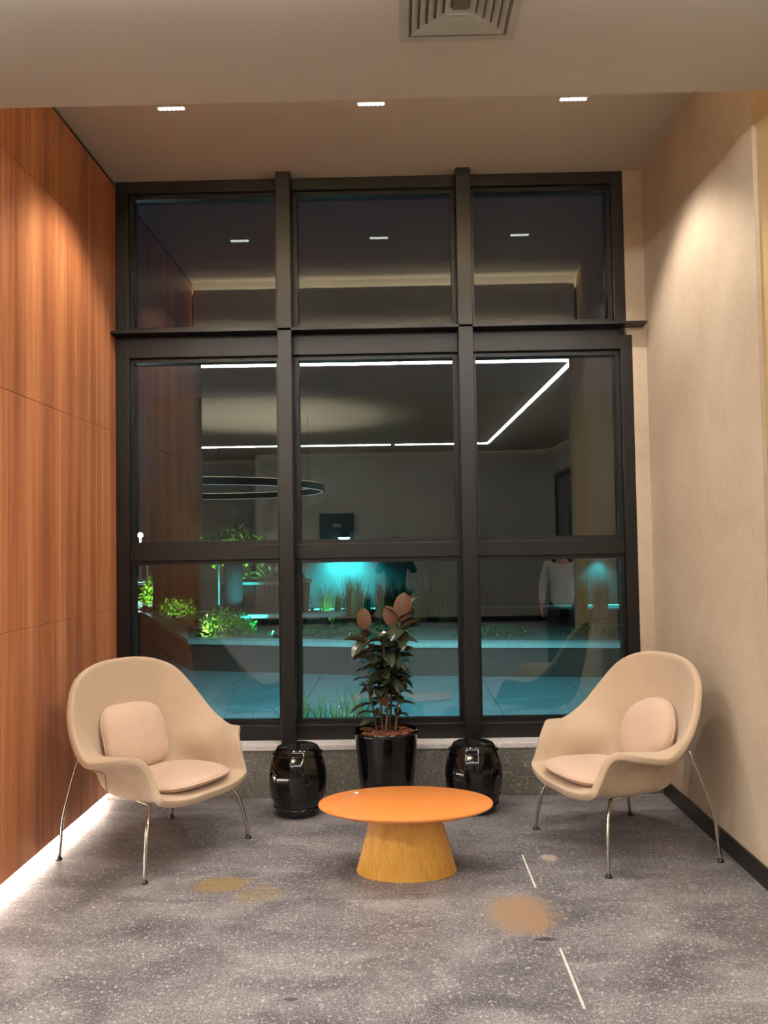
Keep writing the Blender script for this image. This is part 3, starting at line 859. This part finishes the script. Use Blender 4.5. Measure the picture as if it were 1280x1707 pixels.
mk_bush('ground_cover', 'low teal lit ground cover behind the coping under the middle pane', 'plants', (-.6, 10.6, ZP-.03), 1.1, .5, .12, 1100, .05, M_dgreen, 12)
mk_bush('ground_cover', 'low teal lit ground cover behind the coping right of the rubber plant', 'plants', (1.15, 10.3, ZP-.03), .55, .45, .12, 600, .05, M_dgreen, 13)
mk_bush('ground_cover', 'low ground cover behind the coping at the lower right pane', 'plants', (2.55, 10.3, ZP-.03), .55, .45, .14, 600, .05, M_dgreen, 14)

# fluted raised tub
ft = thing('fluted_tub', 'large round fluted garden tub with pale rim', 'tub', (-1.95, 12.45, ZP-.02))
G().lathe([(.56, 0), (.62, .60), (.0, .601)], 64).obj('tub_body', M_planter, ft, smooth='auto')
ring(G(), .64, .04, .60, .64).obj('rim', M_coping, ft)
src = None
for k in range(56):
    a = 2*PI*k/56
    if src is None: src = G().tube([(.575, 0, .005), (.63, 0, .598)], .020, 6).obj('slat', M_planter, ft, smooth=True); src.rotation_euler = (0, 0, a)
    else: inst(src, ft, (0, 0, 0), (0, 0, a))
# curved stone bench
bn = thing('stone_bench', 'pale rounded stone bench top among the garden grasses', 'bench', (-1.45, 11.3, ZP-.02))
pts = []
for i in range(24):
    a = -PI/2+PI*i/23; pts.append((.55+.2*math.cos(a), .2*math.sin(a)))
for i in range(24):
    a = PI/2+PI*i/23; pts.append((-.75+.2*math.cos(a), .2*math.sin(a)))
G().prism(pts, .19, .235).obj('bench_top', M_coping, bn)
for x in (-.6, .45): boxo('bench_leg', (x-.05, x+.05, -.14, .14, 0, .19), M_planter, bn)
# glowing cylinder column
CY = (.03, .72, .78)
gc = thing('garden_column', 'round garden column washed in teal light', 'column', (-2.28, 11.6, ZP-.02))
G().lathe([(.13, 0), (.13, 1.0), (.10, 1.03), (0, 1.035)], 32).obj('shaft', M_outwall, gc, smooth='auto')
sp = thing('garden_pole', 'thin pale pole standing beside the teal column', 'pole', (-2.45, 11.45, ZP-.02))
G().tube([(0, 0, 0), (0, 0, 1.22)], .012, 8).obj('shaft', M_coping, sp, smooth=True); G().lathe([(.03, 0), (.03, .01), (.012, .02)], 12).obj('base', M_coping, sp)
sm_ = thing('garden_column', 'distant slim teal lit column beside the outdoor path', 'column', (-4.17, 15.9, ZP-.02))
G().lathe([(.09, 0), (.09, .95), (.0, .96)], 24).obj('shaft', M_outwall, sm_, smooth='auto')

def uplight(loc, label, power, col=CY, aim=(0, 0, 1), size=60):  # unseen spotlights added to brighten the garden plants and columns
    t = thing('added_spotlight', label, 'light', loc)
    q = Vector(aim).normalized().to_track_quat('Z', 'Y').to_euler()
    G().lathe([(.03, 0), (.035, .01), (.035, .07), (.028, .072)], 16).obj('housing', M_dark, t, smooth='auto', rot=q)
    G().lathe([(.026, .0725), (.02, .074), (0, .075)], 16).obj('lens', emit('cyan lens', (*col, 1), 6), t, rot=q)
    p = Vector(aim).normalized()*.1
    lamp('beam', 'SPOT', power, col, t, p, (-Vector(aim)).to_track_quat('Z', 'Y').to_euler(), spot_size=math.radians(size), spot_blend=1, shadow_soft_size=.03)
    return t
uplight((-1.5, 10.4, ZP-.02), 'added unseen spotlight aimed at the teal column', 420, aim=(-.78, 1.2, .52), size=36)
uplight((-4.1, 15.5, ZP-.02), 'added unseen spotlight at the distant column', 120, aim=(-.15, .7, 1.0))
uplight((-2.52, 10.42, ZP-.02), 'added unseen spotlight just inside the bed corner', 34, col=(1, .95, .45), aim=(.7, .75, .55), size=110)
uplight((-1.0, 11.9, ZP-.02), 'added unseen spotlight behind the stone bench', 14, col=(.2, .9, .6), aim=(.1, 1, .8), size=100)
uplight((-3.1, 12.7, ZP-.02), 'added unseen spotlight beside the fluted tub', 330, col=(.75, 1, .75), aim=(.75, .9, .55), size=80)
uplight((-2.9, 13.5, ZP-.02), 'added unseen spotlight under the small tree', 160, col=(.75, 1, .55), aim=(.1, .6, 1.1), size=100)
uplight((-4.85, 15.9, ZP-.02), 'added unseen spotlight at the far shrub', 110, col=(.9, 1, .6), aim=(.0, .9, .4), size=100)
uplight((-3.6, 13.4, ZP-.02), 'added unseen spotlight at the small low shrub', 26, col=(.9, 1, .55), aim=(-.1, .9, .4), size=100)
wl2 = thing('wall_light', 'small dark wall light above the right hand grasses', 'light', (3.58, 14.8, 1.26))
boxo('housing', (-.07, .07, 0, .2, .01, .10), M_dark, wl2, bevel=.006); boxo('lens', (-.06, .06, .02, .16, 0, .009), emit('cyan wall lens', (.3, .85, 1, 1), 8), wl2)
lamp('beam', 'SPOT', 110, CY, wl2, (0, .02, -.04), (math.radians(8), 0, 0), spot_size=math.radians(110), spot_blend=1, shadow_soft_size=.05)

# dark wall box with lamp below
bx = thing('wall_light', 'bright cyan wall light on the garden wall above the tall grasses', 'light', (-.935, 14.7, 1.64))
boxo('mount', (-.05, .05, .1, .3, .02, .07), M_dark, bx)
G().lathe([(0, -.03), (.06, -.028), (.10, -.01), (.11, .02), (.11, .079)], 24).obj('lamp_head', M_dark, bx, smooth='auto', loc=(0, .12, .0))
G().lathe([(0, -.055), (.06, -.05), (.095, -.03), (.10, -.008)], 24).obj('lamp_lens', emit('cyan lamp glow', (.35, .85, 1, 1), 30), bx, smooth=True, loc=(0, .12, 0))
lamp('beam', 'SPOT', 1500, CY, bx, (0, .0, -.09), (math.radians(10), 0, 0), spot_size=math.radians(125), spot_blend=1, shadow_soft_size=.05)

# unseen teal light added above the window to wash paving and bed
ff = thing('added_floodlight', 'added unseen teal light outside high above the window', 'light', (-.3, 5.75, 4.1))
boxo('housing', (-.15, .15, -.05, .05, 0, .12), M_dark, ff, bevel=.01); boxo('bracket', (-.03, .03, -.46, -.05, .05, .08), M_dark, ff)
boxo('lens', (-.13, .13, -.04, .04, -.006, -.001), emit('added flood lens', (.3, .8, .9, 1), 5), ff)
lamp('beam', 'SPOT', 2300, (.16, .60, .72), ff, (0, 0, -.03), (math.radians(22), 0, 0), spot_size=math.radians(82), spot_blend=.6, shadow_soft_size=.1)
wf = struct('wall_facade'); boxo('facade_band', (XL-.2, XR+.2, 5.23, 5.4, HC+.1, 4.6), M_outwall, wf)

# street lamps along the path
def street(x, y, z, label, E, r, power=0, col=(.6, .95, 1)):
    t = thing('street_lamp', label, 'street lamp', (x, y, 0))
    G().tube([(0, 0, 0), (0, 0, z-.05)], .05, 8).obj('post', M_dark, t, smooth=True)
    G().lathe([(0, -r), (r*.7, -r*.7), (r, 0), (r*.7, r*.7), (0, r)], 16, cap=False).obj('lantern', emit('lantern %.0f %.0f' % (x*10, y), (*col, 1), E), t, smooth=True, loc=(0, 0, z))
    if power: lamp('glow', 'POINT', power, col, t, (0, -.3, z), shadow_soft_size=.2)
street(-10.78, 35, 2.06, 'brightest cyan street lamp at the far end of the path', 60, .11, 1500)
street(-10.1, 35, 2.18, 'small white street lamp right of the brightest lamp', 8, .09, 0, (1, .95, .8))
street(-8.47, 35, 2.3, 'faint distant lamp furthest right of the far lamps', 3, .08, 0, (1, .8, .6))
# parked far kerb wall lights
kb = thing('distant_railing', 'low pale railing in the distance beyond the path', 'railing', (-11.0, 33, 0))
for k in range(7):
    o = boxo('post', (-.03, .03, -.03, .03, 0, 1.75), M_coping, kb); o.location = (-1+k*.42, 0, 0)
boxo('rail', (-1.1, 1.7, -.02, .02, 1.65, 1.7), M_coping, kb)

# ------------------------------------------------------------------ people (seen reflected in the glass)
def skin(name, chains, mat, parent, sub=2, root=0):
    """chains: list of [(pos, radius or (rx,ry))...]; shared joints by equal positions"""
    verts = []; rad = []; edges = []
    def vid(p, r):
        p = tuple(round(c, 4) for c in p)
        if p in verts: return verts.index(p)
        verts.append(p); rad.append(r if isinstance(r, tuple) else (r, r)); return len(verts)-1
    for ch in chains:
        ids = [vid(p, r) for p, r in ch]
        for a, b in zip(ids, ids[1:]):
            if a != b: edges.append((a, b))
    me = bpy.data.meshes.new(name); me.from_pydata(verts, edges, [])
    o = bpy.data.objects.new(name, me); COL.objects.link(o); o.parent = parent
    o.modifiers.new('skin', 'SKIN'); o.modifiers['skin'].use_smooth_shade = True
    for i, r in enumerate(rad): me.skin_vertices[0].data[i].radius = r
    me.skin_vertices[0].data[root].use_root = True
    s = o.modifiers.new('sub', 'SUBSURF'); s.levels = 1; s.render_levels = sub
    me.materials.append(mat); return o
M_skin = plain('skin', srgb(186, 134, 106), .55, noise_amt=.05)
M_hair = plain('dark hair', srgb(26, 18, 14), .45)
M_shirt = plain('white shirt', srgb(215, 212, 206), .8, noise_amt=.05)
M_trous = plain('dark green trousers', srgb(18, 34, 28), .8)
M_navyc = plain('navy top', srgb(20, 26, 44), .8)
M_jean = plain('black trousers', srgb(16, 16, 20), .8)
M_shoe = plain('black shoes', srgb(14, 13, 13), .4)
M_eye = plain('eye', srgb(230, 228, 222), .2); M_iris = plain('iris', srgb(40, 26, 18), .2); M_lip = plain('lips', srgb(150, 78, 70), .5)
def person(label, loc, rz, arms, top_mat, leg_mat, hairlong, sc=1.0, flare=0):
    """faces +y in local space; arms: for each side list elbow, wrist; hand direction"""
    t = thing('person', label, 'person', loc, rz); t.scale = (sc,)*3
    pel = (0, 0, .92); ch = []
    torso = [(pel, (.145, .105)), ((0, 0, 1.05), (.12, .09)), ((0, .005, 1.2), (.14, .10)), ((0, 0, 1.33), (.145, .095)), ((0, -.01, 1.40), (.06, .06)), ((0, .0, 1.46), (.046, .05)), ((0, .012, 1.52), (.062, .078)), ((0, .015, 1.58), (.074, .092)), ((0, .008, 1.635), (.062, .075))]
    ch.append(torso); topc = [[((0, 0, .80), (.175, .135))] + [(p, (r[0]*1.1+.008, r[1]*1.1+.010)) for p, r in torso[:4]]]; legc = [[((0, 0, 1.06), (.115, .09)), (pel, (.150, .112))]]
    shoes = []
    for s in (1, -1):
        leg = [(pel, (.145, .105)), ((s*.09, 0, .84), .088), ((s*.10, .015, .48), .058), ((s*.10, -.01, .28), .052), ((s*.10, -.02, .09), .036), ((s*.105, .03, .04), .035), ((s*.11, .12, .028), .028)]
        ch.append(leg)
        legc.append([(pel, (.155, .118)), ((s*.09, 0, .84), .10+flare*.3), ((s*.10, .012, .48), .078+flare), ((s*.10, -.01, .25), .07+flare*1.2), ((s*.10, -.012, .10), .068+flare*1.2)])
        el, wr, hd = arms[0 if s == 1 else 1]
        sh = (s*.165, -.005, 1.345)
        arm = [((0, 0, 1.33), (.145, .095)), (sh, .052), (el, .038), (wr, .025)]
        W = Vector(wr); d = Vector(hd).normalized(); palm = W+d*.055; 
        arm.append((tuple(palm), (.03, .02))); ch.append(arm)
        topc.append([((0, 0, 1.33), (.165, .112)), (sh, .066), (el, .052), (tuple(W-d*.02), .036)])
        side = d.cross(Vector((1, 0, 0)) if abs(d.x) < .8 else Vector((0, 0, 1))).normalized() if not arms[2] else Vector(arms[2])
        side = (side-d*side.dot(d)).normalized(); nrm = d.cross(side)*(-s)
        for k, (off, L) in enumerate(((-.026, .062), (-.009, .075), (.009, .070), (.026, .055))):
            b = palm+side*off; c1 = b+d*L*.5+nrm*.006; c2 = b+d*L*.9+nrm*.028
            ch.append([(tuple(palm), (.03, .02)), (tuple(b+d*.02), .009), (tuple(c1), .0085), (tuple(c2), .007)])
        th = W+d*.03; ch.append([(tuple(palm), (.03, .02)), (tuple(th-side*.034), .010), (tuple(th-side*.05+d*.035+nrm*.01), .008)])
    body = skin('body', ch, M_skin, t)
    skin('top', topc, top_mat, t, root=0); skin('trousers', legc, leg_mat, t)
    for s in (1, -1):
        skin('shoe', [[((s*.10, -.075, .04), .046), ((s*.105, .05, .042), .052), ((s*.11, .19, .034), (.044, .034))]], M_shoe, t)
        e = G(); bmesh.ops.create_uvsphere(e.bm, u_segments=10, v_segments=8, radius=.0125); eo = e.obj('eye', M_eye, t, smooth=True, loc=(s*.030, .089, 1.565))
        e = G(); bmesh.ops.create_uvsphere(e.bm, u_segments=8, v_segments=6, radius=.006); e.obj('iris', M_iris, eo, smooth=True, loc=(0, .0085, 0))
        e = G(); bmesh.ops.create_uvsphere(e.bm, u_segments=8, v_segments=6, radius=.02); bmesh.ops.scale(e.bm, vec=(.4, .8, 1.3), verts=e.bm.verts[:]); e.obj('ear', M_skin, t, smooth=True, loc=(s*.077, .01, 1.555))
    g = G(); g.tube([(0, .098, 1.575), (0, .113, 1.548), (0, .118, 1.532), (0, .098, 1.522)], [.006, .010, .014, .008], 8); g.obj('nose', M_skin, t, smooth=True)
    g = G(); g.tube([(-.022, .088, 1.499), (0, .1, 1.5), (.022, .088, 1.499)], [.003, .007, .003], 8); g.obj('mouth', M_lip, t, smooth=True)
    # hair cap
    g = G(); rows = []
    for i in range(9):
        th = i/8; row = []
        for k in range(20):
            a = 2*PI*k/20; front = max(0, math.sin(a))
            zmax = .0 + th*(1.75-.95*front if hairlong else 1.55-.75*front)
            row.append(Vector((.087*math.sin(min(zmax, 1.6))*math.cos(a), .012+.104*math.sin(min(zmax, 1.6))*math.sin(a), 1.575+.095*math.cos(min(zmax, 2.0)))))
        rows.append(row)
    g.grid(rows, closed=True); hc = g.obj('hair', M_hair, t, smooth=True)
    hm = hc.modifiers.new('thick', 'SOLIDIFY'); hm.thickness = .014; hm.offset = 1
    if hairlong:
        for k in range(11):
            a = PI*.92+PI*1.16*k/10
            x, y = .085*math.cos(a), .01+.09*math.sin(a)
            G().tube([(x*.9, y*.9, 1.58), (x*1.1, y*1.12-.005, 1.48), (x*1.2, y*1.15-.01, 1.37), (x*1.05, y*1.1-.02, 1.29+.02*math.sin(k*3))], [.02, .024, .022, .008], 8).obj('hair_lock', M_hair, hc, smooth=True)
    return t
# standing person to the right, arms hanging
person('person with long dark hair in white shirt and dark trousers, reflected at lower right', (1.80, 1.18, 0), .12,
       [((.235, .0, 1.08), (.25, .06, .85), (.05, .15, -1)), ((-.235, .0, 1.08), (-.25, .06, .85), (-.05, .15, -1)), (0, 1, 0)], M_shirt, M_trous, True, .92, .02)
# photographer holding a phone
person('person in dark clothes holding up a phone, reflected behind the rubber plant', (-.02, -.42, 0), 0,
       [((.25, .16, 1.20), (.115, .335, 1.475), (-.35, .45, .6)), ((-.25, .16, 1.20), (-.115, .335, 1.475), (.35, .45, .6)), (0, -.7, .7)], M_navyc, M_jean, True, .945)
ph = thing('phone', 'black phone held up by the person in dark clothes', 'phone', (0, -.022, 1.45))
boxo('case', (-.037, .037, -.004, .004, -.076, .076), M_dark, ph, bevel=.002)
boxo('screen', (-.033, .033, -.0048, -.0042, -.07, .07), emit('phone screen', (.6, .5, .4, 1), .5), ph)
